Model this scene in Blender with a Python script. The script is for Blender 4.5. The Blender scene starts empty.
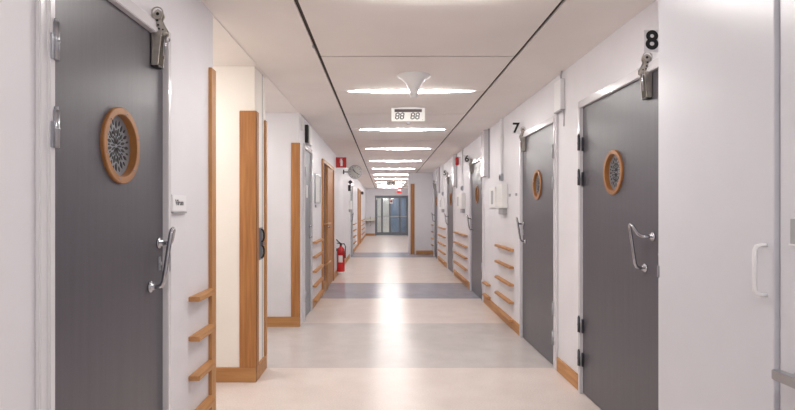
import bpy, bmesh, math, random
from mathutils import Vector, Matrix
random.seed(4)
C = bpy.context.scene.collection
SC = bpy.context.scene
PI = math.pi
# ------------------------------------------------------------------ camera
EYE, F = 1.344, 550.0
cam_d = bpy.data.cameras.new('camera'); cam = bpy.data.objects.new('camera', cam_d); C.objects.link(cam)
cam.location = (0, 0, EYE); cam.rotation_euler = (PI/2, 0, 0)
cam_d.sensor_width = 36; cam_d.lens = F/795*36
cam_d.shift_x = 13/795; cam_d.shift_y = 5/795; cam_d.clip_start = .05
SC.camera = cam
# ------------------------------------------------------------------ world, exposure, light levels
w = bpy.data.worlds.new('world'); SC.world = w; w.use_nodes = True
w.node_tree.nodes['Background'].inputs[0].default_value = (.9, .93, 1, 1)
w.node_tree.nodes['Background'].inputs[1].default_value = .3
SC.view_settings.view_transform = 'Standard'; SC.view_settings.look = 'None'
SC.view_settings.gamma = 1; SC.view_settings.use_curve_mapping = False
SC.view_settings.exposure = 1.1
TUBE = 36.0          # emission of the ceiling tubes
# ------------------------------------------------------------------ constants of the place
XR, XL, ZC = 1.453, -.985, 2.468
YB, YE = -4.0, 28.8
# ------------------------------------------------------------------ materials
def lin(c):
    return tuple((v/255/12.92 if v/255 <= .04045 else ((v/255+.055)/1.055)**2.4) for v in c) + (1,)
def mat(name, rgb, rough=.5, metal=0, var=.04, scale=6, bump=0, bscale=80, spec=.5, stretch=(1, 1, 1), coat=0, rgb2=None):
    m = bpy.data.materials.new(name); m.use_nodes = True
    nt = m.node_tree; b = nt.nodes['Principled BSDF']
    tc = nt.nodes.new('ShaderNodeTexCoord'); mp = nt.nodes.new('ShaderNodeMapping')
    mp.inputs['Scale'].default_value = stretch
    nt.links.new(tc.outputs['Object'], mp.inputs[0])
    n = nt.nodes.new('ShaderNodeTexNoise'); n.inputs['Scale'].default_value = scale; n.inputs['Detail'].default_value = 5
    nt.links.new(mp.outputs[0], n.inputs['Vector'])
    r = nt.nodes.new('ShaderNodeValToRGB')
    a = lin(rgb)
    if rgb2: c2 = lin(rgb2)
    else: c2 = tuple(v*(1-var*2.2) for v in a[:3]) + (1,)
    r.color_ramp.elements[0].position = .3; r.color_ramp.elements[1].position = .7
    r.color_ramp.elements[0].color = c2; r.color_ramp.elements[1].color = a
    nt.links.new(n.outputs[0], r.inputs[0]); nt.links.new(r.outputs[0], b.inputs['Base Color'])
    b.inputs['Roughness'].default_value = rough; b.inputs['Metallic'].default_value = metal
    b.inputs['Specular IOR Level'].default_value = spec
    b.inputs['Coat Weight'].default_value = coat
    if bump:
        n2 = nt.nodes.new('ShaderNodeTexNoise'); n2.inputs['Scale'].default_value = bscale
        nt.links.new(mp.outputs[0], n2.inputs['Vector'])
        bp = nt.nodes.new('ShaderNodeBump'); bp.inputs['Strength'].default_value = bump; bp.inputs['Distance'].default_value = .002
        nt.links.new(n2.outputs[0], bp.inputs['Height']); nt.links.new(bp.outputs[0], b.inputs['Normal'])
    return m
def emis(name, rgb, s):
    m = bpy.data.materials.new(name); m.use_nodes = True; nt = m.node_tree
    b = nt.nodes['Principled BSDF']; b.inputs['Base Color'].default_value = lin((240, 240, 240))
    b.inputs['Emission Color'].default_value = lin(rgb); b.inputs['Emission Strength'].default_value = s
    return m
M = {}
M['wall'] = mat('wall_paint', (230, 228, 233), .5, var=.02, scale=3, bump=.12, bscale=120)
M['wall_warm'] = mat('recess_lit_paint', (247, 241, 234), .5, var=.02, scale=3, bump=.1, bscale=120)  # warm recess light put into the colour, brighter than the other walls
M['ceil'] = mat('ceiling_paint', (247, 241, 238), .7, var=.02, scale=2, bump=.1, bscale=200)
M['gap'] = mat('ceiling_gap', (74, 66, 62), .8)
M['frame'] = mat('frame_gloss_white', (226, 224, 228), .18, var=.01, coat=.3)
M['cab'] = mat('cabinet_laminate', (214, 214, 221), .3, var=.01)
M['door'] = mat('door_laminate', (89, 87, 94), .34, var=.06, scale=5, stretch=(1, 8, .4), bump=.15, bscale=60)
M['door_pale'] = mat('pale_door_metal', (140, 143, 150), .45, var=.04)
M['oak'] = mat('oak', (200, 148, 94), .5, scale=7, stretch=(6, 6, .35), rgb2=(172, 120, 72), coat=.0)
M['oak_y'] = mat('oak_along', (200, 148, 94), .5, scale=7, stretch=(6, .35, 6), rgb2=(174, 122, 74), coat=.0)
M['oak_x'] = mat('oak_across', (200, 148, 94), .5, scale=7, stretch=(.35, 6, 6), rgb2=(174, 122, 74), coat=.0)
M['oak_deep'] = mat('oak_deep', (186, 128, 74), .5, scale=7, stretch=(6, 6, .35), rgb2=(156, 102, 54), coat=.0)
M['ring'] = mat('ring_oak', (170, 116, 62), .4, scale=14, stretch=(1, 1, .5), rgb2=(142, 92, 46), coat=.2)
M['chrome'] = mat('chrome', (192, 194, 199), .13, 1, var=.02)
M['steel'] = mat('steel', (176, 178, 184), .28, .8, var=.05)
M['darksteel'] = mat('dark_steel', (92, 92, 98), .35, .8, var=.05)
M['nickel'] = mat('aged_nickel', (196, 190, 182), .35, .6, var=.12, scale=30)
M['black'] = mat('black_plastic', (24, 24, 26), .4)
M['white'] = mat('white_plastic', (238, 238, 240), .4, var=.01)
M['cream'] = mat('cream_plastic', (238, 237, 235), .45, var=.02)
M['grille'] = mat('grille_metal', (134, 136, 142), .45, .2, var=.03)
M['red'] = mat('red_enamel', (200, 28, 30), .25, var=.03, coat=.4)
M['signred'] = mat('sign_red', (196, 38, 38), .5, var=.02)
M['number'] = mat('number_black', (14, 14, 15), .5)
M['grey'] = mat('grey_plastic', (172, 172, 176), .5)
M['lockplate'] = mat('lock_plate_metal', (112, 117, 124), .4, .2)
M['lcd'] = mat('lcd_digit', (18, 30, 28), .5)
M['strip'] = mat('dark_red_panel', (52, 20, 26), .3)
M['dial'] = mat('clock_dial', (178, 176, 172), .5)
M['blue'] = mat('blue_door', (112, 140, 172), .4)
M['darkframe'] = mat('dark_frame', (112, 118, 126), .4)
M['porcelain'] = mat('porcelain', (232, 228, 220), .2)
M['paper'] = mat('paper', (228, 228, 226), .7)
M['amber'] = mat('purple_glass', (128, 116, 130), .12)
M['tube'] = emis('tube_diffuser', (255, 252, 248), TUBE)
M['red_lens'] = mat('red_lens', (190, 20, 28), .25, coat=.4)
def floor_mat(name, a, b_, rough):
    m = mat(name, a, rough, scale=4, rgb2=b_, spec=.13, bump=.05, bscale=9)
    nt = m.node_tree; b = nt.nodes['Principled BSDF']
    tc = nt.nodes.new('ShaderNodeTexCoord'); n = nt.nodes.new('ShaderNodeTexNoise'); n.inputs['Scale'].default_value = 90; n.inputs['Detail'].default_value = 3
    nt.links.new(tc.outputs['Object'], n.inputs['Vector'])
    mx = nt.nodes.new('ShaderNodeMix'); mx.data_type = 'RGBA'; mx.blend_type = 'MULTIPLY'; mx.inputs[0].default_value = .35
    r = nt.nodes.new('ShaderNodeValToRGB'); r.color_ramp.elements[0].color = (.72, .72, .72, 1); r.color_ramp.elements[0].position = .35; r.color_ramp.elements[1].position = .6
    nt.links.new(n.outputs[0], r.inputs[0])
    src = b.inputs['Base Color'].links[0].from_socket
    nt.links.new(src, mx.inputs[6]); nt.links.new(r.outputs[0], mx.inputs[7]); nt.links.new(mx.outputs[2], b.inputs['Base Color'])
    return m
M['f_beige'] = floor_mat('floor_beige', (230, 218, 212), (222, 209, 203), .23)
M['f_grey'] = floor_mat('floor_grey', (210, 202, 200), (199, 191, 189), .23)
M['f_blue'] = floor_mat('floor_bluegrey', (172, 171, 182), (158, 158, 170), .19)
def glass(name, rgb, alpha_mix=.2):
    m = bpy.data.materials.new(name); m.use_nodes = True; nt = m.node_tree; nt.nodes.clear()
    o = nt.nodes.new('ShaderNodeOutputMaterial'); t = nt.nodes.new('ShaderNodeBsdfTransparent'); g = nt.nodes.new('ShaderNodeBsdfGlossy')
    x = nt.nodes.new('ShaderNodeMixShader'); t.inputs[0].default_value = lin(rgb); g.inputs['Roughness'].default_value = .05
    x.inputs[0].default_value = alpha_mix
    nt.links.new(t.outputs[0], x.inputs[1]); nt.links.new(g.outputs[0], x.inputs[2]); nt.links.new(x.outputs[0], o.inputs[0])
    return m
M['glass'] = glass('pane_glass', (225, 232, 236), .12)
# ------------------------------------------------------------------ mesh builder
class MB:
    """collects shapes in world coordinates"""
    def __init__(s): s.bm = bmesh.new(); s.mi = 0
    def _tag(s, f0):
        for f in list(s.bm.faces)[f0:]: f.material_index = s.mi
    def box(s, a, b, bev=0):
        f0 = len(s.bm.faces)
        x0, x1 = sorted((a[0], b[0])); y0, y1 = sorted((a[1], b[1])); z0, z1 = sorted((a[2], b[2]))
        v = [s.bm.verts.new(p) for p in ((x0,y0,z0),(x1,y0,z0),(x1,y1,z0),(x0,y1,z0),(x0,y0,z1),(x1,y0,z1),(x1,y1,z1),(x0,y1,z1))]
        fs = [s.bm.faces.new([v[i] for i in q]) for q in ((3,2,1,0),(4,5,6,7),(0,1,5,4),(1,2,6,5),(2,3,7,6),(3,0,4,7))]
        if bev:
            ed = list({e for f in fs for e in f.edges})
            bmesh.ops.bevel(s.bm, geom=ed, offset=bev, segments=2, affect='EDGES')
        s.bm.faces.ensure_lookup_table(); s._tag(f0); return s
    def tube(s, pts, r, n=10, caps=True):
        f0 = len(s.bm.faces)
        pts = [Vector(p) for p in pts]; rs = r if isinstance(r, (list, tuple)) else [r]*len(pts)
        rings = []; prev = None
        for i, p in enumerate(pts):
            t = (pts[min(i+1, len(pts)-1)] - pts[max(i-1, 0)]).normalized()
            if prev is None:
                up = Vector((0, 0, 1)) if abs(t.z) < .9 else Vector((1, 0, 0))
                a = t.cross(up).normalized()
            else:
                a = (prev - t*prev.dot(t)).normalized()
            b = t.cross(a); prev = a
            rings.append([s.bm.verts.new(p + (a*math.cos(k*2*PI/n) + b*math.sin(k*2*PI/n))*rs[i]) for k in range(n)])
        for i in range(len(rings)-1):
            for k in range(n):
                f = s.bm.faces.new((rings[i][k], rings[i][(k+1) % n], rings[i+1][(k+1) % n], rings[i+1][k])); f.smooth = True
        if caps: s.bm.faces.new(rings[0][::-1]); s.bm.faces.new(rings[-1])
        s._tag(f0); return s
    def lathe(s, c, axis, prof, n=40):
        """prof: list of (along, radius)"""
        f0 = len(s.bm.faces); c = Vector(c); ax = Vector(axis).normalized()
        a = ax.orthogonal().normalized(); b = ax.cross(a); rings = []
        for h, r in prof:
            rings.append([s.bm.verts.new(c + ax*h + (a*math.cos(k*2*PI/n) + b*math.sin(k*2*PI/n))*max(r, 1e-4)) for k in range(n)])
        for i in range(len(rings)-1):
            for k in range(n):
                f = s.bm.faces.new((rings[i][k], rings[i][(k+1) % n], rings[i+1][(k+1) % n], rings[i+1][k])); f.smooth = True
        s.bm.faces.new(rings[0][::-1]); s.bm.faces.new(rings[-1]); s._tag(f0); return s
    def prism(s, poly, off):
        """poly: world points of a planar polygon, extruded by vector off"""
        f0 = len(s.bm.faces); off = Vector(off)
        a = [s.bm.verts.new(p) for p in poly]; b = [s.bm.verts.new(Vector(p)+off) for p in poly]; n = len(a)
        s.bm.faces.new(a[::-1]); s.bm.faces.new(b)
        for k in range(n): s.bm.faces.new((a[k], a[(k+1) % n], b[(k+1) % n], b[k]))
        s._tag(f0); return s
    def obj(s, name, m, parent=None, origin=None):
        bmesh.ops.recalc_face_normals(s.bm, faces=s.bm.faces)
        if parent is not None:
            o0 = Vector(parent.location); g = parent.parent
            while g is not None: o0 += g.location; g = g.parent
        else: o0 = Vector((0, 0, 0))
        loc = Vector((0, 0, 0))
        if parent is None or origin is not None:
            if origin is None:
                xs = [v.co for v in s.bm.verts]
                lo = [min(v[i] for v in xs) for i in range(3)]; hi = [max(v[i] for v in xs) for i in range(3)]
                origin = ((lo[0]+hi[0])/2, (lo[1]+hi[1])/2, lo[2])
            loc = Vector(origin) - o0
        for v in s.bm.verts: v.co -= o0 + loc
        me = bpy.data.meshes.new(name); s.bm.to_mesh(me); s.bm.free()
        for k in (m if isinstance(m, (list, tuple)) else [m]): me.materials.append(M[k])
        o = bpy.data.objects.new(name, me); C.objects.link(o); o.location = loc
        if parent is not None: o.parent = parent
        return o
def tag(o, label=None, cat=None, group=None, kind=None):
    if label: o['label'] = label
    if cat: o['category'] = cat
    if group: o['group'] = group
    if kind: o['kind'] = kind
    return o
def thing(name, loc, label, cat, group=None, kind=None):
    o = bpy.data.objects.new(name, None); C.objects.link(o); o.location = loc; o.empty_display_size = .1
    return tag(o, label, cat, group, kind)
def dup(root, loc, label=None):
    r = root.copy(); C.objects.link(r); r.location = loc
    if label: r['label'] = label
    for ch in list(root.children):
        c = ch.copy(); C.objects.link(c); c.parent = r
        for g in list(ch.children):
            d = g.copy(); C.objects.link(d); d.parent = c
    return r
def W(side, y, d, z):
    """a point beside a long wall: y along it, d out from it"""
    return (XR - d, y, z) if side == 'R' else (XL + d, y, z)
def D(side): return Vector((-1, 0, 0)) if side == 'R' else Vector((1, 0, 0))
def text(s, loc, facing, size, m, parent=None, name='lettering', bold=.0, align='CENTER', ext=.0006):
    cu = bpy.data.curves.new(name, 'FONT'); cu.body = s; cu.size = size; cu.align_x = align; cu.align_y = 'CENTER'
    cu.extrude = ext; cu.offset = bold; cu.materials.append(M[m])
    o = bpy.data.objects.new(name, cu); C.objects.link(o)
    cols = {'R': ((0,-1,0),(0,0,1),(-1,0,0)), 'L': ((0,1,0),(0,0,1),(1,0,0)), 'C': ((1,0,0),(0,0,1),(0,-1,0))}[facing]
    rot = Matrix(cols).transposed()
    o.rotation_euler = rot.to_euler(); o.location = loc
    bpy.context.view_layer.update()
    me = bpy.data.meshes.new_from_object(o.evaluated_get(bpy.context.evaluated_depsgraph_get()))
    n = bpy.data.objects.new(name, me); C.objects.link(n); n.rotation_euler = o.rotation_euler; n.location = loc
    bpy.data.objects.remove(o); o = n
    if parent is not None:
        o.location = Vector(loc) - Vector(parent.location); o.parent = parent
    return o
# ================================================================== THE SETTING
DR = [(2.85, 4.03), (4.65, 5.79), (8.05, 9.19), (11.45, 12.59), (14.85, 15.99)]     # leaves in the right wall
DH = 2.095
TH = .15
# floor with its bands
b = MB()
bands = [(YB, 4.68, 0), (4.68, 6.53, 1), (6.53, 8.35, 0), (8.35, 10.14, 2), (10.14, 15.6, 0), (15.6, 17.4, 2), (17.4, 33.2, 0)]
for y0, y1, k in bands:
    b.mi = k; b.box((-2.6, y0, -.1), (XR+TH, y1, 0))
tag(b.obj('floor', ['f_beige', 'f_grey', 'f_blue']), 'glossy pale beige corridor floor with grey and blue-grey cross bands', 'floor', kind='structure')
# ceiling: side strips, middle panels between dark gaps
b = MB(); GL, GR, gw = -.476, .961, .012
b.mi = 1; b.box((-2.6, YB, ZC+.012), (XR+TH, 33.2, ZC+.1))
b.mi = 0
b.box((-2.6, YB, ZC), (GL-gw, 33.2, ZC+.0115)); b.box((GR+gw, YB, ZC), (XR+TH, 33.2, ZC+.0115))
LY = [2.84 + 2.43*k - 2.43*2 for k in range(13)]
LY[2] = 2.85; LY[3] = 5.2; LY[4] = 7.68; LY[5] = 10.08; LY[6] = 12.57; LY[7] = 15.0; LY[8] = 17.42
seams = sorted(LY + [(a+c)/2 for a, c in zip(LY, LY[1:])])
ys = [YB] + seams + [33.2]
for y0, y1 in zip(ys, ys[1:]):
    b.box((GL+gw, y0+.011, ZC), (GR-gw, y1-.011, ZC+.0115))
tag(b.obj('ceiling', ['ceil', 'gap']), 'pale ceiling with panels between two dark lengthwise gaps', 'ceiling', kind='structure')
def wall(name, boxes, m, label):
    b = MB()
    for a, c in boxes: b.box(a, c)
    return tag(b.obj(name, m), label, 'wall', kind='structure')
# right wall with door openings
bx = []; y = YB
for y0, y1 in DR:
    bx.append(((XR, y, 0), (XR+TH, y0, ZC))); bx.append(((XR, y0, DH), (XR+TH, y1, ZC))); y = y1
bx.append(((XR, y, 0), (XR+TH, 28.95, ZC)))
wall('wall_right', bx, 'wall', 'long white wall holding the numbered dark doors')
# left walls
LD = (1.60, 2.446)
wall('wall_left', [((XL-TH, YB, 0), (XL, LD[0], ZC)), ((XL-TH, LD[0], DH), (XL, LD[1], ZC)), ((XL-TH, LD[1], 0), (XL, 3.155, ZC))], 'wall', 'white wall around the dark door with chrome handle opposite door 8')
P1 = (4.30, 4.68); P2 = 6.34
wall('wall_left_recess', [((-2.45, P1[0], 0), (-1.015, P1[1], ZC))], 'wall_warm', 'cream wall pier between the two side recesses')
wall('wall_left_inner', [((-2.6, 3.0, 0), (-2.45, P2+.1, ZC)), ((-2.45, 3.0, 0), (XL-TH, 3.155, ZC))], 'wall_warm', 'back wall of the side recesses')
LG = (6.66, 7.32)
wd0 = (8.66, 10.45)
wall('wall_left_far', [((-2.45, P2, 0), (XL, P2+.12, ZC)), ((XL-TH, P2+.12, 0), (XL, LG[0], ZC)), ((XL-TH, LG[0], DH), (XL, LG[1], ZC)), ((XL-TH, LG[1], 0), (XL, wd0[0], ZC)),
     ((XL-TH, wd0[0], DH), (XL, wd0[1], ZC)), ((XL-TH, wd0[1], 0), (XL, 28.95, ZC))], 'wall', 'white far stretch of wall behind the red fire extinguisher')
wall('wall_back', [((-2.6, YB-.15, 0), (XR+TH, YB, ZC))], 'wall', 'white wall closing the corridor behind the viewer')
# end of corridor
EX0, EX1, EZ = -.5, 1.24, 2.1
wall('wall_end', [((XL-TH, YE, 0), (EX0, YE+.15, ZC)), ((EX0, YE, EZ), (EX1, YE+.15, ZC)), ((EX1, YE, 0), (XR, YE+.15, ZC))], 'wall', 'white end wall around the glazed doors')
wall('wall_lobby', [((XL-TH, YE+.15, 0), (XL, 33.2, ZC)), ((XR, YE+.15, 0), (XR+TH, 33.2, ZC)), ((XL, 33.05, 0), (XR, 33.2, ZC))], 'wall_warm', 'cream walls of the lobby seen through the glazed doors')
wall('wall_projecting', [((.725, 16.7, 0), (XR, 16.85, ZC))], 'wall', 'short white cross wall with oak post narrowing the corridor')
# baseboards
def board(name, segs, m, label):
    b = MB()
    for a, c in segs: b.box(a, c, .002)
    return tag(b.obj(name, m), label, 'baseboard', kind='structure')
JW = .052; BH = .115; BT = .015
sg = []; y = 2.42
for i, (y0, y1) in enumerate(DR):
    if y0-JW > y+.02: sg.append(((XR-BT, y, 0), (XR, y0-JW, BH)))
    y = y1+JW
sg.append(((XR-BT, y, 0), (XR, 16.7-BT, BH))); sg.append(((XR-BT, 16.85, 0), (XR, YE-BT, BH)))
board('baseboard_right', sg, 'oak_y', 'oak baseboard running between the numbered doors')
board('baseboard_left', [((XL, YB, 0), (XL+BT, LD[0]-JW, BH)), ((XL, LD[1]+JW, 0), (XL+BT, 3.06, BH))], 'oak_y', 'oak baseboard under the near white wall with the small sign')
board('baseboard_left_recess', [((-2.45, P1[0]-BT, 0), (-1.0, P1[0], BH)), ((-1.015, P1[0]-BT+.001, 0), (-1.0, P1[1]-.0, BH))], 'oak_x', 'oak baseboard round the foot of the cream pier')
board('baseboard_left_alcove', [((-2.45, P2-BT, 0), (XL+BT, P2, BH))], 'oak_x', 'oak baseboard across the back of the second recess')
board('baseboard_left_far', [((XL, LG[1]+JW, 0), (XL+BT, wd0[0]-.06, BH)), ((XL, wd0[1]+.06, 0), (XL+BT, 15.4, BH)), ((XL, 17.1, 0), (XL+BT, 19.9, BH)), ((XL, 22.3, 0), (XL+BT, YE-BT, BH))], 'oak_y', 'oak baseboard along the far wall by the extinguisher')
board('baseboard_end', [((XL, YE-BT, 0), (EX0-.01, YE, BH)), ((.96, 16.7-BT, 0), (XR, 16.7, BH))], 'oak_x', 'oak baseboard on the cross wall and end wall')
# oak corner boards
def trim(name, boxes, m, label, cat='trim'):
    b = MB()
    for a, c in boxes: b.box(a, c, .0025)
    return tag(b.obj(name, m), label, cat, kind='structure')
trim('trim_1', [((-1.13, P1[0]-.018, BH), (-.998, P1[0], 2.118)), ((-1.015, P1[0]-.017, BH), (-.998, P1[0]+.075, 2.118))], 'oak_deep', 'wide oak corner board on the cream pier')
trim('trim_2', [((-1.075, P2-.018, BH), (XL+.014, P2, 2.118))], 'oak_deep', 'wide oak board on the edge of the second recess')
trim('trim_3', [((XL-.002, 3.075, 0), (XL+.019, 3.157, 2.142))], 'oak', 'slim oak post at the end of the near wall holding rails')
trim('trim_4', [((-1.017, P1[1]-.05, BH), (-.998, P1[1]+.002, 2.1))], 'oak', 'narrow oak strip on the far edge of the cream pier')
trim('trim_5', [((.79, 16.68, 0), (.91, 16.7, 2.14))], 'oak_deep', 'oak board on the cross wall at the narrowing of the corridor')
trim('trim_6', [((XL-.012, 3.157, ZC-.006), (XL, P2, ZC))], 'ceil', 'thin joint strip along the ceiling over the recesses')
trim('trim_7', [((-1.016, P1[1]-.125, BH), (-1.012, P1[1]-.112, ZC))], 'grey', 'grey vertical metal edge strip on the cream pier')
# ================================================================== DOORS
def leaf_mesh(side, y0, y1, z0, z1, hole=None, th=.045, d1=0.0):
    b = MB(); bm = b.bm
    if hole is None:
        b.box(W(side, y0+.003, d1, z0), W(side, y1-.003, d1-th, z1), .002); return b
    cy, cz, r = hole; n = 48
    corners = [(y0+.003, z0), (y1-.003, z0), (y1-.003, z1), (y0+.003, z1)]
    angs = [k*2*PI/n for k in range(n)]
    for c in corners:
        a = math.atan2(c[1]-cz, c[0]-cy) % (2*PI)
        i = min(range(len(angs)), key=lambda q: abs((angs[q]-a+PI) % (2*PI)-PI)); angs[i] = a
    def border(a):
        dy, dz = math.cos(a), math.sin(a); t = 1e9
        if dy > 1e-9: t = min(t, (corners[1][0]-cy)/dy)
        if dy < -1e-9: t = min(t, (corners[0][0]-cy)/dy)
        if dz > 1e-9: t = min(t, (z1-cz)/dz)
        if dz < -1e-9: t = min(t, (z0-cz)/dz)
        return cy+dy*t, cz+dz*t
    L = {}
    for k, a in enumerate(angs):
        oy, oz = border(a); iy, iz = cy+r*math.cos(a), cz+r*math.sin(a)
        for nm, (yy, zz), d in (('of', (oy, oz), d1), ('if', (iy, iz), d1), ('ob', (oy, oz), d1-th), ('ib', (iy, iz), d1-th)):
            L[nm, k] = bm.verts.new(W(side, yy, d, zz))
    for k in range(n):
        j = (k+1) % n
        for p, q in (('of', 'if'), ('if', 'ib'), ('ib', 'ob'), ('ob', 'of')):
            bm.faces.new((L[p, k], L[p, j], L[q, j], L[q, k]))
    return b
def frame_mesh(side, y0, y1, z1, w=JW, d=.026):
    b = MB()
    for a, c in ((y0-w, y0), (y1, y1+w)):
        b.box(W(side, a, -.0, 0), W(side, c, d*.65, z1+w), .003)
        i0, i1 = (c-.022, c+.004) if c == y0 else (a-.004, a+.022)
        b.box(W(side, i0, -.03, 0), W(side, i1, d, z1+.018), .003)
    b.box(W(side, y0, 0, z1), W(side, y1, d*.65, z1+w), .003)
    b.box(W(side, y0-.018, -.03, z1-.004), W(side, y1+.018, d, z1+.022), .003)
    return b
def handle_path(side, yl, s):
    """lower rosette at yl, upper rosette .088 further toward the latch edge (s = +1 or -1 along y)"""
    p = [(.088, 0, 1.20), (.088, .03, 1.20), (.085, .045, 1.2), (.072, .058, 1.203), (.055, .07, 1.215), (.042, .08, 1.238), (.030, .087, 1.257), (.016, .091, 1.264),
         (.004, .091, 1.258), (0, .088, 1.24), (0, .08, 1.19), (0, .067, 1.10), (0, .058, 1.045), (0, .05, 1.028), (0, .035, 1.021), (0, 0, 1.021)]
    return [W(side, yl+s*u, d, z) for u, d, z in p]
def hinges(root, side, y, m, zs=(1.835, 1.58, .505, .26)):
    for z in zs:
        b = MB(); b.tube([W(side, y, .03, z-.055), W(side, y, .03, z+.055)], .0095, 12)
        b.tube([W(side, y, .03, z-.003), W(side, y, .03, z+.003)], .0112, 12)
        b.box(W(side, y-.022, .026, z-.055), W(side, y, .031, z+.02), .001)
        b.box(W(side, y, .002, z-.06), W(side, y+.022 if side == 'L' else y-.022, .012, z+.04), .001)
        b.tube([W(side, y, .03, z+.055), W(side, y, .03, z+.065)], .006, 10)
        b.obj('hinge', m, root)
def grille(root, side, cy, cz, r, near=True):
    o = MB(); prof = []
    R0, R1 = .142, .115
    # wooden ring as a lathe tube profile
    n = 64; bm = o.bm; pr = [(0, R0), (.010, R0), (.013, R0-.003), (.013, R1+.002), (.011, R1), (-.024, R1), (-.024, R1+.002), (0, R1+.004)]
    rings = []
    for d, rr in pr:
        rings.append([bm.verts.new(W(side, cy+rr*math.cos(k*2*PI/n), d, cz+rr*math.sin(k*2*PI/n))) for k in range(n)])
    for i in range(len(rings)):
        q = rings[(i+1) % len(rings)]
        for k in range(n):
            bm.faces.new((rings[i][k], rings[i][(k+1) % n], q[(k+1) % n], q[k]))
    ring = o.obj('porthole_ring', 'ring', root); tag(ring, 'oak porthole ring')
    for k in range(6):
        a = k*PI/3+.3
        MBs = MB(); c = W(side, cy+.125*math.cos(a), .018, cz+.125*math.sin(a)); MBs.lathe(c, D(side), [(-.006, .0035), (-.0035, .003)], 8); MBs.obj('screw', 'chrome', ring)
    g = MB()
    g.lathe(W(side, cy, -.019, cz), D(side), [(-.006, R1), (.004, R1)], 64)
    g.mi = 1
    dd = D(side)*.002
    def petal(r0, r1, wd, a):
        pts = []
        m = (r0+r1)/2
        for rr, ww in ((r0, 0), (r0+(m-r0)*.5, wd*.75), (m, wd), (r1-(r1-m)*.5, wd*.7), (r1, 0), (r1-(r1-m)*.5, -wd*.7), (m, -wd), (r0+(m-r0)*.5, -wd*.75)):
            yy = rr*math.cos(a)-ww*math.sin(a); zz = rr*math.sin(a)+ww*math.cos(a)
            pts.append(W(side, cy+yy, -.0152, cz+zz))
        g.prism(pts, dd)
    for k in range(12):
        a = k*PI/6
        petal(.008, .040, .0035, a); petal(.036, .068, .0055, a+PI/12); petal(.064, .094, .0062, a)
        petal(.078, .098, .004, a+PI/12); petal(.046, .060, .003, a)
    tag(g.obj('porthole_grille', ['grille', 'black'], root), 'pale metal rosette grille')
def top_latch(root, side, y, s, z=2.1):
    """clamp on the leaf head near the latch edge"""
    L = MB()
    L.prism([W(side, y-.03, .0, z-.145), W(side, y-.03, .0, z+.0), W(side, y-.03, .045, z-.005), W(side, y-.03, .03, z-.145)], (0, .004, 0))
    L.prism([W(side, y+.026, .0, z-.145), W(side, y+.026, .0, z+.0), W(side, y+.026, .045, z-.005), W(side, y+.026, .03, z-.145)], (0, .004, 0))
    L.box(W(side, y-.03, 0, z-.145), W(side, y+.03, .004, z))
    br = L.obj('latch_bracket', 'nickel', root)
    A = MB()
    A.box(W(side, y-.028, .002, z-.15), W(side, y+.028, .032, z-.142), .001)
    A.obj('latch_stop', 'black', root)
    R = MB()
    R.tube([W(side, y+s*.01, .05, z+.0), W(side, y+s*.012, .04, z-.11)], .0045, 8)
    R.tube([W(side, y-s*.002, .05, z-.0), W(side, y, .04, z-.10)], .003, 8)
    R.obj('latch_rod', 'chrome', root)
    K = MB()
    pts = [(.008, -.005), (.004, .03), (.012, .05), (.006, .07), (.010, .088), (.024, .096), (.038, .088), (.043, .07), (.036, .052), (.046, .03), (.060, .008), (.060, -.012), (.046, -.018), (.030, -.006)]
    K.prism([W(side, y-.014, u, z+v) for u, v in pts], (0, .005, 0))
    K.prism([W(side, y+.010, u, z+v) for u, v in pts], (0, .005, 0))
    K.tube([W(side, y-.016, .024, z+.075), W(side, y+.016, .024, z+.075)], .012, 14)
    K.tube([W(side, y-.016, .05, z+.0), W(side, y+.016, .05, z+.0)], .008, 12)
    K.mi = 1
    for u, v, r in ((.024, .075, .007), (.022, .048, .0045), (.026, .028, .0045), (.046, .008, .004), (.030, .012, .0045)):
        K.lathe(W(side, y-.0165, u, z+v), (0, -1, 0), [(0, r), (.001, r)], 10)
    # wire ring round the top of the cam
    K.mi = 0
    K.tube([W(side, y-.02, .024+.024*math.cos(a), z+.078+.024*math.sin(a)) for a in [q*2*PI/20 for q in range(21)]], .003, 6)
    K.obj('latch_cam', ['nickel', 'black'], root)
def dark_door(n, side, leaf, hinge, label, hm='steel', pz=1.583, cy=None, yl=None, yt=None):
    y0, y1 = leaf; cy = cy or (y0+y1)/2
    root = thing('door_%d' % n, W(side, cy, 0, 0), label, 'door', kind='structure')
    leaf_mesh(side, y0, y1, .008, DH-.004, (cy, pz, .1175)).obj('door_leaf', 'door', root)
    frame_mesh(side, y0, y1, DH).obj('door_frame', 'frame', root)
    grille(root, side, cy, pz, .105)
    latch = y1 if hinge == 'near' else y0; s = 1 if hinge == 'near' else -1
    hinges(root, side, (y0 if hinge == 'near' else y1), hm)
    yl = yl or latch - s*.138
    h = MB(); h.tube(handle_path(side, yl, s), .0095, 12)
    ho = h.obj('door_handle', 'chrome', root)
    for yy, zz in ((yl, 1.021), (yl+s*.088, 1.2)):
        q = MB(); q.lathe(W(side, yy, 0, zz), D(side), [(0, .024), (.007, .024), (.009, .02), (.009, .013), (.022, .013)], 24)
        q.obj('rosette', 'chrome', ho)
    top_latch(root, side, yt or latch - s*.10, s)
    k = MB(); k.box(W(side, latch-s*.055, -.001, 1.08), W(side, latch-s*.03, .004, 1.14), .001); k.lathe(W(side, latch-s*.042, .003, 1.11), D(side), [(0, .009), (.008, .009)], 14)
    k.obj('lock_plate', 'steel', root)
    k = MB(); k.box(W(side, latch+s*.004, .024, 1.07), W(side, latch+s*.02, .0275, 1.15)); k.obj('strike_plate', 'steel', root)
    return root
dark_door(1, 'L', LD, 'near', 'dark grey door with porthole and chrome bent handle beside the small white sign', cy=2.048)
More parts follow.
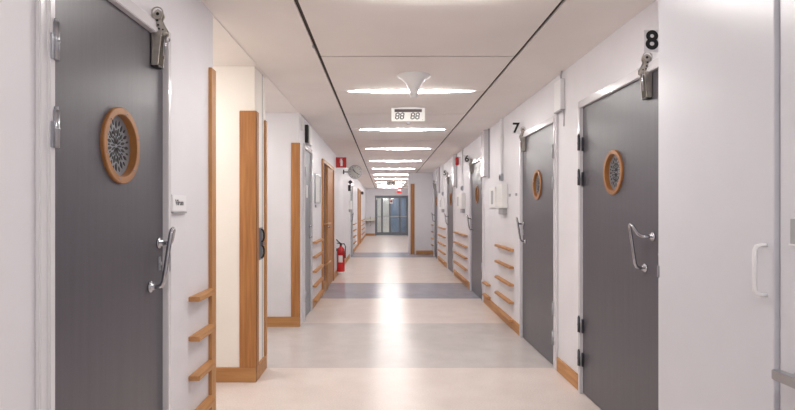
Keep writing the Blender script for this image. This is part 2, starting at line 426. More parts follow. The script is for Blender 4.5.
dark_door(2, 'R', DR[0], 'far', 'dark grey porthole door numbered 8 next to the tall white cabinet', 'darksteel', cy=3.485, yl=3.06, yt=3.01)
dark_door(3, 'R', DR[1], 'near', 'dark grey porthole door numbered 7 with silver hinges')
dark_door(4, 'R', DR[2], 'near', 'grey porthole door numbered 6 just before the blue-grey floor band')
dark_door(5, 'R', DR[3], 'near', 'grey porthole door numbered 5 beyond the red alarm light')
dark_door(6, 'R', DR[4], 'near', 'small far grey door right before the white cross wall')
# pale grey door behind the second recess
root = thing('door_7', W('L', 6.99, 0, 0), 'pale grey flush door just past the second recess', 'door', kind='structure')
leaf_mesh('L', LG[0], LG[1], .008, DH-.004).obj('door_leaf', 'door_pale', root)
frame_mesh('L', LG[0], LG[1], DH).obj('door_frame', 'frame', root)
b = MB()
for z in (1.13, .99):
    b.lathe(W('L', 7.22, 0, z), (1, 0, 0), [(0, .022), (.008, .022), (.01, .008), (.04, .008)], 16)
b.tube([W('L', 7.22, .04, 1.13), W('L', 7.10, .04, 1.13)], .008, 8)
b.obj('door_handle', 'chrome', root)
b = MB(); b.box(W('L', 6.92, 0, 1.5), W('L', 7.04, .004, 1.66), .001); tag(b.obj('door_sign', 'paper', root), 'small white notice on door')
hinges(root, 'L', LG[0], 'steel', (1.8, .3))
# oak framed door with side light
root = thing('door_8', W('L', 9.5, 0, 0), 'oak framed door with narrow glazed side panel and push bars', 'door', kind='structure')
y0, y1 = wd0
b = MB()
for a in (y0-.055, y0+.62, y1): b.box(W('L', a, -.05, 0), W('L', a+.055, .028, DH+.0), .003)
b.box(W('L', y0-.055, -.05, DH), W('L', y1+.055, .028, DH+.055), .003)
b.box(W('L', y0, -.04, 0), W('L', y0+.62, .012, .16), .003)
b.obj('door_frame', 'oak', root)
b = MB(); b.box(W('L', y0, -.03, .16), W('L', y0+.62, -.015, DH)); b.obj('side_pane', 'amber', root)
b = MB(); b.box(W('L', y0+.675, -.04, .008), W('L', y1, .006, DH), .003); b.obj('door_leaf', 'oak_deep', root)
b = MB()
for z in (1.12, .48):
    b.tube([W('L', y0-.02, .07, z), W('L', y0+.66, .07, z)], .014, 10)
    for q in (y0-.02, y0+.66): b.tube([W('L', q, .0, z), W('L', q, .07, z)], .01, 8)
b.obj('guard_bar', 'oak_y', root)
b = MB(); b.lathe(W('L', y0+.78, 0, 1.05), (1, 0, 0), [(0, .024), (.008, .024), (.01, .009), (.045, .009)], 16); b.tube([W('L', y0+.78, .045, 1.05), W('L', y0+.9, .045, 1.05)], .008, 8)
b.obj('door_handle', 'chrome', root)
# ------- far left doors
root = thing('door_9', W('L', 16.1, 0, 0), 'far grey door below the cream wall box, beyond the clock', 'door', kind='structure')
b = MB(); b.box(W('L', 15.6, -.02, .01), W('L', 16.65, .012, 2.08), .002); b.obj('door_leaf', 'door_pale', root)
b = MB(); b.box(W('L', 15.55, -.01, 0), W('L', 15.6, .03, 2.13)); b.box(W('L', 16.65, -.01, 0), W('L', 16.7, .03, 2.13)); b.box(W('L', 15.6, -.01, 2.08), W('L', 16.65, .03, 2.13)); b.obj('door_frame', 'frame', root)
b = MB(); b.tube(handle_path('L', 15.8, -1), .0095, 8); b.obj('door_handle', 'chrome', root)
root = thing('door_10', W('L', 21, 0, 0), 'far oak door on the wall before the washbasin', 'door', kind='structure')
b = MB(); b.box(W('L', 20.1, -.02, .01), W('L', 22.1, .012, 2.08), .002); b.obj('door_leaf', 'oak_deep', root)
b = MB(); b.box(W('L', 20.04, -.01, 0), W('L', 20.1, .035, 2.13)); b.box(W('L', 22.1, -.01, 0), W('L', 22.16, .035, 2.13)); b.box(W('L', 20.1, -.01, 2.08), W('L', 22.1, .035, 2.13)); b.obj('door_frame', 'oak', root)
# ------- glazed doors at the end
def ex(px): return (px-384.5)/F*YE
root = thing('door_11', ((EX0+EX1)/2, YE, 0), 'dark framed glazed double doors closing the far end of the corridor', 'glazed doors', kind='structure')
b = MB(); yy0, yy1 = YE+.03, YE+.09
b.box((EX0, yy0, 0), (EX0+.07, yy1, EZ)); b.box((EX1-.07, yy0, 0), (EX1, yy1, EZ)); b.box((EX0+.07, yy0, EZ-.08), (EX1-.07, yy1, EZ))
b.obj('door_frame', 'darkframe', root)
ms = [EX0+.07, -.13, .29, .80, EX1-.07]
for i, (a, c) in enumerate(zip(ms, ms[1:])):
    b = MB(); s_ = .05
    b.box((a, yy0, .02), (a+s_, yy1, EZ-.08)); b.box((c-s_, yy0, .02), (c, yy1, EZ-.08))
    b.box((a+s_, yy0, .02), (c-s_, yy1, .18)); b.box((a+s_, yy0, EZ-.14), (c-s_, yy1, EZ-.08))
    lf = b.obj('door_leaf', 'darkframe', root)
    b = MB(); b.box((a+s_, YE+.055, .18), (c-s_, YE+.062, EZ-.14)); b.obj('door_glass', 'glass', lf)
    b = MB(); b.box((a+.02, YE-.02, .98), (c-.02, YE+.0, 1.03)); b.box((a+.02, YE-.02, .98), (a+.04, YE+.035, 1.03)); b.box((c-.04, YE-.02, .98), (c-.02, YE+.035, 1.03)); b.obj('push_bar', 'steel', lf)
b = MB(); b.box((.27, YE+.018, 1.68), (.43, YE+.029, 1.92)); tag(b.obj('door_notice', 'paper', root), 'white and red notice on the glass')
b = MB(); b.lathe((.35, YE+.018, 1.8), (0, -1, 0), [(0, .06), (.003, .06)], 20); b.obj('notice_mark', 'signred', root)
# lobby objects beyond the glass
root = thing('door_12', (.9, 33.05, 0), 'blue-grey double door standing in the lobby beyond the glass', 'door', kind='structure')
b = MB(); b.box((.33, 33.0, .01), (.87, 33.05, 2.1), .003); b.obj('door_leaf', 'blue', root)
b = MB(); b.box((.89, 33.0, .01), (1.43, 33.05, 2.1), .003); b.obj('door_leaf', 'blue', root)
b = MB(); b.tube([(.82, 32.94, .9), (.82, 32.94, 1.2)], .012, 8); b.tube([(.82, 32.94, .92), (.82, 33.0, .92)], .008, 8); b.tube([(.82, 32.94, 1.18), (.82, 33.0, 1.18)], .008, 8); b.obj('door_handle', 'chrome', root)
# ================================================================== CEILING LIGHTS
def ceiling_light(y):
    t = thing('ceiling_light', (.25, y, ZC), 'x', 'ceiling light', 'linear ceiling lights along the corridor')
    L, Wd, N = .6, .043, 24
    b = MB(); bm = b.bm; rows = []
    for i in range(N+1):
        u = -1+2*i/N; wv = Wd*(.2+.8*max(0, 1-abs(u)**2.2)); dp = .015*(.15+.85*max(0, 1-abs(u)**2.2))
        x = .25+u*(L-.012)
        rows.append([bm.verts.new((x, y+wv*math.cos(q), ZC-.001-dp*math.sin(q))) for q in [PI*k/8 for k in range(9)]])
    for r0, r1 in zip(rows, rows[1:]):
        for k in range(8):
            f = bm.faces.new((r0[k], r0[k+1], r1[k+1], r1[k])); f.smooth = True
        bm.faces.new((r0[0], r1[0], r1[8], r0[8]))
    bm.faces.new(rows[0]); bm.faces.new(rows[-1])
    d = b.obj('diffuser', 'tube', t)
    for s in (-1, 1):
        b = MB(); b.box((.25+s*L, y-.02, ZC-.008), (.25+s*(L+.014), y+.02, ZC), .002); b.obj('end_cap', 'white', t)
    return t
desc = {2: 'long lit ceiling light cut off by the top edge of the picture', 3: 'long lit ceiling light behind the white trumpet fixture', 4: 'lit ceiling light just beyond the digital display',
        5: 'third lit ceiling light counting the one behind the trumpet as first', 6: 'fourth lit ceiling light counting from the trumpet fixture', 7: 'fifth lit ceiling light counting from the trumpet fixture',
        8: 'sixth lit ceiling light counting from the trumpet fixture', 9: 'seventh lit ceiling light counting from the trumpet fixture', 10: 'lit ceiling light past the small far display, second from the glazed doors', 11: 'lit ceiling light next to last before the glazed doors',
        12: 'last small lit ceiling light before the glazed doors', 0: 'ceiling light behind the viewer, far one', 1: 'ceiling light directly above the viewer'}
L0 = ceiling_light(LY[0]); L0['label'] = desc[0]
for k in range(1, 13):
    if LY[k] < YE-.3: dup(L0, (.25, LY[k], ZC), desc[k])
dup(L0, (.25, 30.2, ZC), 'first unseen ceiling light added to brighten the lobby beyond the glazed doors'); dup(L0, (.25, 31.8, ZC), 'second unseen ceiling light added to brighten the lobby beyond the glazed doors')
# the two unseen lights above are added to brighten the lobby
# unseen lamps assumed in the side recesses, brightening their walls
for y, lb in ((3.72, 'unseen round ceiling lamp assumed inside the first recess'), (5.5, 'unseen round ceiling lamp assumed inside the second recess')):
    t = thing('unseen_recess_lamp', (-1.85, y, ZC), lb, 'ceiling lamp', 'unseen round lamps in the recesses')
    b = MB(); b.lathe((-1.85, y, ZC), (0, 0, -1), [(0, .14), (.02, .14), (.025, .13)], 32); b.obj('housing', 'white', t)
    b = MB(); b.lathe((-1.85, y, ZC-.025), (0, 0, -1), [(0, .125), (.015, .11), (.025, .06), (.028, .01)], 32); b.obj('diffuser', 'tube', t)
# ================================================================== WOODEN RAILS
def rail(side, y0, y1, z, label, group, chf=True, dd=.057):
    b = MB(); h = .012
    e = y1-.07 if chf else y1
    poly = [W(side, y0, 0, z-h), W(side, y0, dd, z-h), W(side, e, dd, z-h), W(side, y1, dd*.45 if chf else dd, z-h), W(side, y1, 0, z-h)]
    b.prism(poly, (0, 0, 2*h))
    bmesh.ops.bevel(b.bm, geom=list(b.bm.edges), offset=.0025, segments=2, affect='EDGES')
    return tag(b.obj('wooden_rail', 'oak_y'), label, 'rail', group)
rank = ['topmost', 'second from the top', 'middle', 'second from the bottom', 'lowest']
zs = [.895, .695, .497, .298, .10]
for q, z in enumerate(zs):
    rail('L', 2.76, 3.075, z, 'short oak rail on slim post by left door, %s of five' % rank[q], 'oak rails beside the near left door')
for q, z in enumerate(zs):
    rail('R', 6.17, 7.06, z, 'oak rail beside door 7, %s of five' % rank[q], 'oak rails beside door 7')
for q, z in ((3, .31), (4, .14)):
    rail('R', 7.52, 7.93, z, 'short oak rail beside the 6 door, %s' % ('upper one' if q == 3 else 'lower one'), 'short oak rails by door 6')
for q, z in enumerate(zs):
    rail('R', 9.6, 11.3, z, 'long oak rail between doors 6 and 5, %s of five' % rank[q], 'oak rails between doors 6 and 5')
for q, z in enumerate(zs):
    rail('R', 12.98, 14.7, z, 'far oak rail past door 5, %s of five' % rank[q], 'oak rails past door 5')
for q, z in enumerate(zs[:4]):
    rail('R', 16.12, 16.66, z, 'tiny oak rail in the corner by the cross wall, %s of the four' % ['topmost', 'second', 'third', 'lowest'][q], 'oak rails by the cross wall')
for q, z in enumerate(zs):
    rail('L', 7.52, 8.5, z, 'oak rail between pale grey and oak framed doors, %s of five' % rank[q], 'oak rails past the pale grey door')
for q, z in enumerate(zs):
    rail('L', 17.1, 18.6, z, 'far oak rail past the clock, %s of five' % rank[q], 'oak rails beyond the extinguisher')
for q, z in enumerate(zs):
    rail('L', 23.4, 26.4, z, 'farthest oak rail near the washbasin, %s of five' % rank[q], 'oak rails near the washbasin')
# ================================================================== TALL WHITE CABINETS
CX = 1.2
t = thing('tall_cabinet', (1.33, 2.05, 0), 'tall white cabinet with white D handle beside door 8', 'cabinet')
b = MB(); b.box((CX+.02, 1.68, 0), (XR, 2.413, ZC-.002), .002); b.obj('body', 'cab', t)
b = MB(); b.box((CX, 1.694, .02), (CX+.019, 2.411, ZC-.005), .002); dr = b.obj('door', 'cab', t)
b = MB(); yh = 1.728; z0, z1 = 1.077, 1.234
pts = [(CX, yh, z0)] + [(CX-.018, yh, z0), (CX-.031, yh, z0+.004), (CX-.037, yh, z0+.016), (CX-.038, yh, z0+.04), (CX-.038, yh, z1-.04), (CX-.037, yh, z1-.016), (CX-.031, yh, z1-.004), (CX-.018, yh, z1), (CX, yh, z1)]
b.tube(pts, .0065, 12); b.obj('handle', 'white', dr)
b = MB(); b.box((CX-.004, 2.40, 1.05), (CX+.014, 2.4145, 1.1), .001); b.obj('catch', 'steel', dr)
t = thing('tall_cabinet', (1.33, 1.2, 0), 'tall white cabinet with a horizontal steel bar, cut off by the picture edge', 'cabinet')
b = MB(); b.box((CX+.02, .72, 0), (XR, 1.678, ZC-.002), .002); b.obj('body', 'cab', t)
b = MB(); b.box((CX, .73, .02), (CX+.019, 1.668, ZC-.005), .002); dr = b.obj('door', 'cab', t)
b = MB(); b.box((CX-.058, .8, .845), (CX-.03, 1.625, .874), .002)
for q in (.86, 1.58): b.box((CX-.03, q-.02, .85), (CX, q+.02, .868), .001)
b.obj('push_bar', 'steel', dr)
b = MB(); b.box((CX-.004, 1.50, 1.243), (CX, 1.622, 1.318), .001); lp = b.obj('label_holder', 'grey', dr)
b = MB(); b.box((CX-.007, 1.498, 1.240), (CX-.0005, 1.624, 1.2445)); b.obj('label_lip', 'white', dr)
# ================================================================== SIGNS AND NUMBERS
def number(s, y, z, label, size):
    """a small plate standing out from the wall, facing down the corridor"""
    b = MB(); b.box((XR-.086, y, z-.06), (XR, y+.004, z+.06), .001)
    t = tag(b.obj('number_sign', 'white'), label, 'number sign', 'door numbers')
    text(s, (XR-.043, y-.0012, z), 'C', size, 'number', t, 'numeral', .004)
number('8', 2.9, 2.235, 'large black eight on a pale plate beside the tall cabinet', .135)
number('7', 5.9, 2.22, 'black seven on the wall just above the clamp of its door', .15)
number('6', 9.42, 2.22, 'black six near the red alarm lamp, on the wall', .15)
number('5', 12.85, 2.205, 'tiny black five, smallest number on the right wall', .15)
# small white sign by left door
t = thing('wall_sign', W('L', 2.62, 0, 1.3), 'small white wall sign with grey lettering beside the left door', 'sign')
b = MB(); b.box(W('L', 2.525, 0, 1.335), W('L', 2.70, .012, 1.415), .003); b.obj('plate', 'white', t)
b = MB(); b.box(W('L', 2.525, 0, 1.328), W('L', 2.70, .016, 1.336), .001); b.obj('lower_lip', 'grey', t)
text('Vilrum', W('L', 2.61, .0125, 1.378), 'L', .038, 'darksteel', t, 'lettering', .0004)
# extinguisher sign (hangs out from the wall, faces the corridor)
t = thing('fire_extinguisher_sign', (-.885, 11.17, 2.2), 'square red sign with white extinguisher symbol beside the clock', 'sign')
yy = 11.17
b = MB(); b.box((-.975, yy, 2.205), (-.775, yy+.004, 2.415), .001); b.box((XL, yy, 2.205), (-.97, yy+.02, 2.415)); b.obj('panel', 'signred', t)
b = MB()
b.box((-.895, yy-.002, 2.235), (-.850, yy, 2.345)); b.prism([(-.895, yy-.002, 2.345), (-.850, yy-.002, 2.345), (-.862, yy-.002, 2.362), (-.883, yy-.002, 2.362)], (0, .002, 0))
b.box((-.880, yy-.002, 2.362), (-.866, yy, 2.375)); b.prism([(-.9, yy-.002, 2.372), (-.855, yy-.002, 2.378), (-.853, yy-.002, 2.387), (-.9, yy-.002, 2.384)], (0, .002, 0))
b.prism([(-.9, yy-.002, 2.38), (-.893, yy-.002, 2.38), (-.905, yy-.002, 2.31), (-.912, yy-.002, 2.31)], (0, .002, 0))
b.obj('symbol', 'white', t)
# clock on bracket
yc, xc, zc = 13.1, -.70, 2.25
t = thing('wall_clock', (xc, yc, zc), 'round grey double faced clock on a wall bracket', 'clock')
b = MB(); b.lathe((xc, yc-.04, zc), (0, 1, 0), [(0, .158), (.012, .166), (.07, .166), (.082, .158)], 48); b.obj('case', 'steel', t)
b = MB(); b.lathe((xc, yc-.042, zc), (0, 1, 0), [(0, .148), (.001, .15)], 48); dl = b.obj('dial', 'dial', t)
b = MB()
for k in range(12):
    a = k*PI/6; ca, sa = math.sin(a), math.cos(a); r0, r1, hw = (.112, .138, .006 if k % 3 == 0 else .0035)
    b.prism([(xc+ca*r0+sa*hw, yc-.0435, zc+sa*r0-ca*hw), (xc+ca*r1+sa*hw, yc-.0435, zc+sa*r1-ca*hw), (xc+ca*r1-sa*hw, yc-.0435, zc+sa*r1+ca*hw), (xc+ca*r0-sa*hw, yc-.0435, zc+sa*r0+ca*hw)], (0, .001, 0))
b.obj('hour_marks', 'black', dl)
for a, ln, hw in ((-.72, .075, .009), (2.2, .11, .006)):
    b = MB(); ca, sa = math.sin(a), math.cos(a)
    b.prism([(xc-ca*.02+sa*hw, yc-.046, zc-sa*.02-ca*hw), (xc+ca*ln+sa*hw, yc-.046, zc+sa*ln-ca*hw), (xc+ca*ln-sa*hw, yc-.046, zc+sa*ln+ca*hw), (xc-ca*.02-sa*hw, yc-.046, zc-sa*.02+ca*hw)], (0, .001, 0))
    b.obj('hand', 'black', dl)
b = MB(); b.tube([(XL+.0, yc, zc), (xc-.16, yc, zc)], .014, 10); b.box((XL, yc-.05, zc-.05), (XL+.03, yc+.05, zc+.05), .004); b.obj('bracket', 'darksteel', t)
# digital display near and far
def display(x, y, z1, wd, label):
    t = thing('digital_display', (x, y, z1), label, 'display', 'hanging digital displays')
    b = MB(); b.box((x-wd/2, y, z1-.155), (x+wd/2, y+.06, z1-.006), .004); b.box((x-.1, y+.015, z1-.008), (x+.1, y+.045, z1), .001); b.obj('housing', 'cream', t)
    b = MB(); b.box((x-wd*.41, y-.0015, z1-.056), (x+wd*.41, y+.001, z1-.024)); b.obj('upper_strip', 'strip', t)
    b = MB(); h, wv, th = .064, .034, .0115; zc = z1-.098
    def dig(cx, ):
        sh = lambda dx, dz: (cx+dx+dz*.12, y-.001, zc+dz)
        def seg(ax, az, bx_, bz):
            if abs(az-bz) < 1e-6: P = [sh(ax, az), sh(ax+th*.6, az+th/2), sh(bx_-th*.6, az+th/2), sh(bx_, az), sh(bx_-th*.6, az-th/2), sh(ax+th*.6, az-th/2)]
            else: P = [sh(ax, az), sh(ax+th/2, az+(bz-az)*.08), sh(ax+th/2, bz-(bz-az)*.08), sh(ax, bz), sh(ax-th/2, bz-(bz-az)*.08), sh(ax-th/2, az+(bz-az)*.08)]
            b.prism(P, (0, .0015, 0))
        hx, hz, g = wv/2, h/2, .0012
        for z in (-hz, 0, hz): seg(-hx+g, z, hx-g, z)
        for xx in (-hx, hx): seg(xx, -hz+g, xx, -g); seg(xx, g, xx, hz-g)
    for cx in (-.118, -.066, .05, .102):
        b = MB(); dig(x+cx*wd/.365); b.obj('digit', 'lcd', t)
    b = MB(); b.box((x-.018, y-.01, z1-.185), (x+.018, y+.03, z1-.155), .002); b.obj('sensor', 'grey', t)
    b = MB(); b.box((x+wd/2-.028, y-.001, z1-.142), (x+wd/2-.02, y+.001, z1-.134)); b.obj('indicator', 'grey', t)
    return t
dA = display(.2585, 6.0, ZC, .365, 'hanging digital display reading 88 88 below the near ceiling lights')
dup(dA, (.262, 21.5, ZC), 'small far digital display hanging before the glazed doors')
# trumpet fixture on the ceiling
tr = MB(); cxx, cyy = .246, 4.60
prof = [(0, .139), (.006, .139), (.010, .136), (.018, .122), (.032, .100), (.05, .080), (.07, .066), (.09, .053), (.11, .044), (.13, .038), (.16, .033), (.178, .031), (.184, .026), (.188, .014), (.189, .002)]
tr.lathe((cxx, cyy, ZC), (0, 0, -1), prof, 64)
t = tag(tr.obj('ceiling_sensor', 'white', origin=(cxx, cyy, ZC)), 'white trumpet shaped fixture hanging from the ceiling before the digital display', 'ceiling fixture')
b = MB(); b.lathe((cxx, cyy-.029, ZC-.165), (0, -1, 0), [(0, .007), (.002, .006)], 12); b.obj('sensor_eye', 'grey', t)
# small bracket on ceiling gap
b = MB(); b.box((GL-.02, 3.75, ZC-.008), (GL-.005, 3.80, ZC), .002); tag(b.obj('ceiling_clip', 'grey'), 'tiny grey clip on the left dark ceiling gap', 'clip')
# red exit style sign at the end and alarm lamp
t = thing('exit_sign', (.77, 27.6, 2.2), 'small red and white sign hanging from the ceiling before the glazed doors', 'sign')
b = MB(); b.box((.62, 27.6, 2.19), (.86, 27.62, 2.42), .002); b.box((.73, 27.605, 2.42), (.75, 27.615, ZC)); b.obj('panel', 'signred', t)
b = MB(); b.box((.65, 27.597, 2.30), (.83, 27.6, 2.39)); b.obj('symbol', 'white', t)
t = thing('alarm_lamp', W('R', 10.62, 0, 2.2), 'red alarm lamp high on the wall between doors 6 and 5', 'alarm lamp')
b = MB(); b.box(W('R', 10.57, 0, 2.21), W('R', 10.67, .02, 2.37), .004); b.obj('base_plate', 'white', t)
b = MB(); b.lathe(W('R', 10.62, .05, 2.205), (0, 0, 1), [(0, .02), (.02, .036), (.13, .038), (.155, .026), (.16, .01)], 24); b.obj('lens', 'red_lens', t)
# ================================================================== FIRE EXTINGUISHER
ex_, ey = -.893, 11.25
t = thing('fire_extinguisher', (ex_, ey, .07), 'red fire extinguisher hung low on the wall past the oak framed door', 'fire extinguisher')
b = MB(); b.lathe((ex_, ey, .07), (0, 0, 1), [(0, .070), (.012, .078), (.03, .08), (.44, .08), (.475, .074), (.505, .052), (.52, .028), (.545, .026)], 32); b.obj('cylinder_body', 'red', t)
b = MB(); b.lathe((ex_, ey, .05), (0, 0, 1), [(0, .074), (.035, .0815), (.036, .08)], 32); b.obj('foot_ring', 'cream', t)
b = MB(); b.lathe((ex_, ey, .61), (0, 0, 1), [(0, .024), (.03, .024), (.035, .018), (.06, .018)], 16)
b.tube([(ex_+.005, ey-.02, .655), (ex_-.05, ey-.05, .70), (ex_-.085, ey-.06, .745)], [.014, .013, .011], 8); b.tube([(ex_, ey-.02, .65), (ex_-.05, ey-.05, .665), (ex_-.08, ey-.05, .67)], .009, 8)
b.obj('valve', 'black', t)
b = MB(); b.tube([(ex_+.02, ey, .65), (ex_+.07, ey-.02, .655), (ex_+.098, ey-.03, .60), (ex_+.094, ey-.03, .50), (ex_+.09, ey-.03, .36)], [.011, .011, .011, .011, .014], 8); b.obj('hose', 'black', t)
b = MB()
n = 8; 
for z0, z1 in ((.28, .42),):
    poly = []
    for k in range(n+1):
        a = -PI/2-.55+1.1*k/n; poly.append((ex_+.0812*math.cos(a), ey+.0812*math.sin(a)))
    for p, q in zip(poly, poly[1:]):
        b.prism([(p[0], p[1], z0), (q[0], q[1], z0), (q[0], q[1], z1), (p[0], p[1], z1)], (0, .001, 0))
tag(b.obj('label', 'paper', t), 'white paper label')
b = MB(); b.box((XL, ey-.03, .5), (ex_-.07, ey+.03, .56), .002); b.obj('wall_hook', 'darksteel', t)
b = MB(); b.lathe((ex_, ey, .38+.07), (0, 0, 1), [(0, .0815), (.02, .0815)], 32); b.obj('strap', 'black', t)
# ================================================================== WALL FITTINGS, RIGHT
# box with cable between door 7 and 8
t = thing('cable_box', W('R', 4.43, 0, 2.145), 'white cable box high on the wall between doors 7 and 8', 'wall box')
b = MB(); b.box(W('R', 4.43, 0, 2.155), W('R', 4.60, .035, 2.405), .004); b.obj('housing', 'white', t)
b = MB(); b.box(W('R', 4.425, 0, 2.148), W('R', 4.605, .037, 2.158), .002); b.obj('lower_cover', 'grey', t)
b = MB(); b.tube([W('R', 4.46, .02, 2.40), W('R', 4.46, .024, 2.43), W('R', 4.44, .02, 2.468)], .007, 8); b.obj('cable', 'grey', t)
b = MB(); b.tube([W('R', 4.44, .005, 2.155), W('R', 4.44, .005, 2.02)], .004, 8); b.obj('thin_cable', 'grey', t)
# repeated fittings of each bay: latch edge + offset
bays = [(5.79, 'the door with the 7', 4), (9.19, 'the door with the red lamp', 5), (12.59, 'the porthole door beyond the red lamp', 6)]
proto = {}
def bay_items(o, who):
    # conduit
    c = thing('cable_conduit', W('R', o+.98, 0, 1.8), 'white cable conduit down to the socket past %s' % who, 'conduit', 'white cable conduits')
    b = MB(); b.box(W('R', o+.95, 0, 1.79), W('R', o+.975, .03, ZC), .003); b.obj('pipe', 'white', c); b = MB(); b.box(W('R', o+.99, 0, 1.79), W('R', o+1.015, .03, ZC), .003); b.obj('pipe', 'white', c)
    b = MB(); b.box(W('R', o+.94, 0, 2.22), W('R', o+1.025, .036, 2.245), .002); b.obj('clip', 'cream', c)
    s = thing('wall_socket', W('R', o+.98, 0, 1.70), 'grey metal conduit socket past %s' % who, 'socket', 'grey wall sockets')
    b = MB(); b.box(W('R', o+.93, 0, 1.70), W('R', o+1.03, .035, 1.79), .004); b.obj('plate', 'steel', s)
    b = MB(); b.lathe(W('R', o+.98, .035, 1.745), (-1, 0, 0), [(0, .03), (.006, .028)], 20); b.obj('lid', 'darksteel', s)
    k = thing('wall_box', W('R', o+.86, 0, 1.36), 'cream wall box under conduit past %s' % who, 'wall box', 'cream wall boxes')
    b = MB(); b.box(W('R', o+.70, 0, 1.365), W('R', o+1.02, .068, 1.655), .005); b.obj('housing', 'cream', k)
    b = MB(); b.box(W('R', o+.74, 0, 1.29), W('R', o+.98, .05, 1.366), .004); b.obj('lower_unit', 'grey', k)
    g = thing('slit_panel', W('R', o+1.5, 0, 1.37), 'flat white slit panel past %s' % who, 'wall panel', 'white slit panels')
    b = MB(); b.box(W('R', o+1.33, 0, 1.37), W('R', o+1.72, .022, 1.645), .004); b.obj('plate', 'cream', g)
    b = MB(); b.box(W('R', o+1.46, .02, 1.42), W('R', o+1.60, .024, 1.60), .001); b.obj('slit', 'grey', g)
    v = thing('duct_box', W('R', o+2.1, 0, 1.82), 'tall narrow white ceiling box past %s' % who, 'wall box', 'tall narrow ceiling boxes')
    b = MB(); b.box(W('R', o+1.92, 0, 1.82), W('R', o+2.16, .06, ZC-.001), .004); b.obj('housing', 'frame', v)
    b = MB(); b.box(W('R', o+1.80, 0, 1.78), W('R', o+1.815, .02, ZC-.001), .002); b.obj('edge_strip', 'grey', v)
    return [c, s, k, g, v]
base = bay_items(bays[0][0], bays[0][1])
for o, who, n in bays[1:]:
    for it in base:
        dup(it, (it.location.x, it.location.y + o - bays[0][0], it.location.z), it['label'].replace("the door with the 7", who))
for yy, nm in ((6.02, 'nearer'), (6.33, 'farther')):
    b = MB(); b.box(W('R', yy, 0, 1.50), W('R', yy+.07, .008, 1.53), .001)
    tag(b.obj('wall_plate', 'grey'), 'tiny grey wall plate between door 7 and the cream box, %s one' % nm, 'wall plate')
# ================================================================== WALL FITTINGS, LEFT
# lock on the pier
t = thing('door_lock_case', (-1.015, 4.5, .93), 'steel lock plate with black grips on the cream pier', 'lock')
b = MB(); b.box((-1.015, 4.39, .94), (-1.007, 4.56, 1.2), .001); b.obj('plate', 'lockplate', t)
for z in (1.135, 1.005):
    b = MB(); b.tube([(-1.010, 4.50, z+.05), (-.995, 4.50, z+.045), (-.986, 4.50, z+.02), (-.986, 4.50, z-.02), (-.995, 4.50, z-.045), (-1.010, 4.50, z-.05)], .0075, 10); b.obj('grip', 'black', t)
b = MB(); b.box((-1.010, 4.47, 1.055), (-.985, 4.52, 1.085), .002); b.obj('latch_bolt', 'chrome', t)
# black and white unit above pale door
t = thing('door_closer_box', W('L', 6.55, 0, 2.16), 'black and white box high on the wall above the pale grey door', 'wall box')
b = MB(); b.box(W('L', 6.88, 0, 2.17), W('L', 7.12, .05, 2.40), .004); b.obj('housing', 'cream', t)
b = MB(); b.box(W('L', 6.80, 0, 2.18), W('L', 6.88, .04, 2.40), .003); b.obj('black_unit', 'black', t)
b = MB(); b.box(W('L', 6.50, 0, 2.28), W('L', 6.56, .02, 2.36), .003); b.tube([W('L', 6.53, .01, 2.36), W('L', 6.53, .01, ZC)], .006, 8); b.obj('junction', 'cream', t)
# framed notice
t = thing('framed_notice', W('L', 8.05, 0, 1.4), 'white framed notice on the wall before the oak framed door', 'notice')
b = MB()
yy0, yy1, z0, z1 = 7.72, 8.32, 1.44, 1.86
for a, c in (((yy0, z0), (yy1, z0+.02)), ((yy0, z1-.02), (yy1, z1)), ((yy0, z0+.02), (yy0+.02, z1-.02)), ((yy1-.02, z0+.02), (yy1, z1-.02))):
    b.box(W('L', a[0], 0, a[1]), W('L', c[0], .02, c[1]), .002)
b.obj('frame', 'steel', t)
b = MB(); b.box(W('L', yy0+.02, 0, z0+.02), W('L', yy1-.02, .008, z1-.02)); b.obj('sheet', 'paper', t)
b = MB(); b.box(W('L', yy0+.05, 0, z0-.06), W('L', yy0+.2, .015, z0-.025), .002); b.obj('lower_tab', 'grey', t)
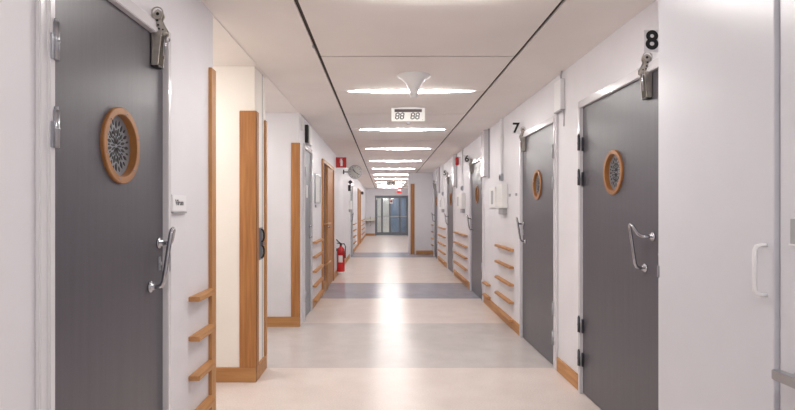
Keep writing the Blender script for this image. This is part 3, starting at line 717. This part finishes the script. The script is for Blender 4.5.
# far left fittings
t = thing('wall_box', W('L', 15.2, 0, 1.36), 'cream wall box before the far grey door beyond the clock', 'wall box', 'cream wall boxes')
b = MB(); b.box(W('L', 15.1, 0, 1.36), W('L', 15.4, .08, 1.6), .005); b.obj('housing', 'cream', t)
b = MB(); b.box(W('L', 15.15, 0, 1.29), W('L', 15.35, .05, 1.36), .004); b.obj('lower_unit', 'grey', t)
t = thing('wall_speaker', W('L', 14.9, 0, 1.95), 'small black speaker on the wall just past the clock', 'speaker')
b = MB(); b.box(W('L', 14.9, 0, 1.86), W('L', 15.0, .07, 2.02), .004); b.obj('case', 'black', t)
b = MB(); b.lathe(W('L', 14.95, .06, 2.1), (0, -1, 0), [(-.03, .05), (.03, .05)], 20); b.box(W('L', 14.94, 0, 2.09), W('L', 14.96, .05, 2.11)); b.obj('bell', 'darksteel', t)
t = thing('security_camera', W('L', 23.2, 0, 1.95), 'dark camera on the wall above the farthest oak rails', 'camera')
b = MB(); b.box(W('L', 23.1, 0, 2.0), W('L', 23.3, .1, 2.12), .004); b.obj('case', 'darksteel', t)
# washbasin
t = thing('washbasin', (-.72, 28.6, .84), 'white washbasin on the end wall left of the glazed doors', 'washbasin')
b = MB(); b.box((-.975, 28.36, .78), (-.50, YE, .85), .015); b.box((-.975, YE-.03, .85), (-.5, YE, .95), .004); b.obj('bowl', 'porcelain', t)
b = MB(); b.tube([(-.74, YE-.04, .87), (-.74, YE-.06, .98), (-.74, YE-.15, .99), (-.74, YE-.2, .95)], .012, 10); b.obj('tap', 'chrome', t)
b = MB(); b.tube([(-.74, YE-.2, .78), (-.74, YE-.2, .6), (-.74, YE-.15, .53), (-.74, YE, .53)], .02, 10); b.obj('drain_pipe', 'chrome', t)
b = MB(); b.prism([(-.93, YE, .78), (-.93, YE-.3, .78), (-.93, YE, .62)], (.02, 0, 0)); b.prism([(-.56, YE, .78), (-.56, YE-.3, .78), (-.56, YE, .62)], (.02, 0, 0)); b.obj('bracket', 'oak', t)
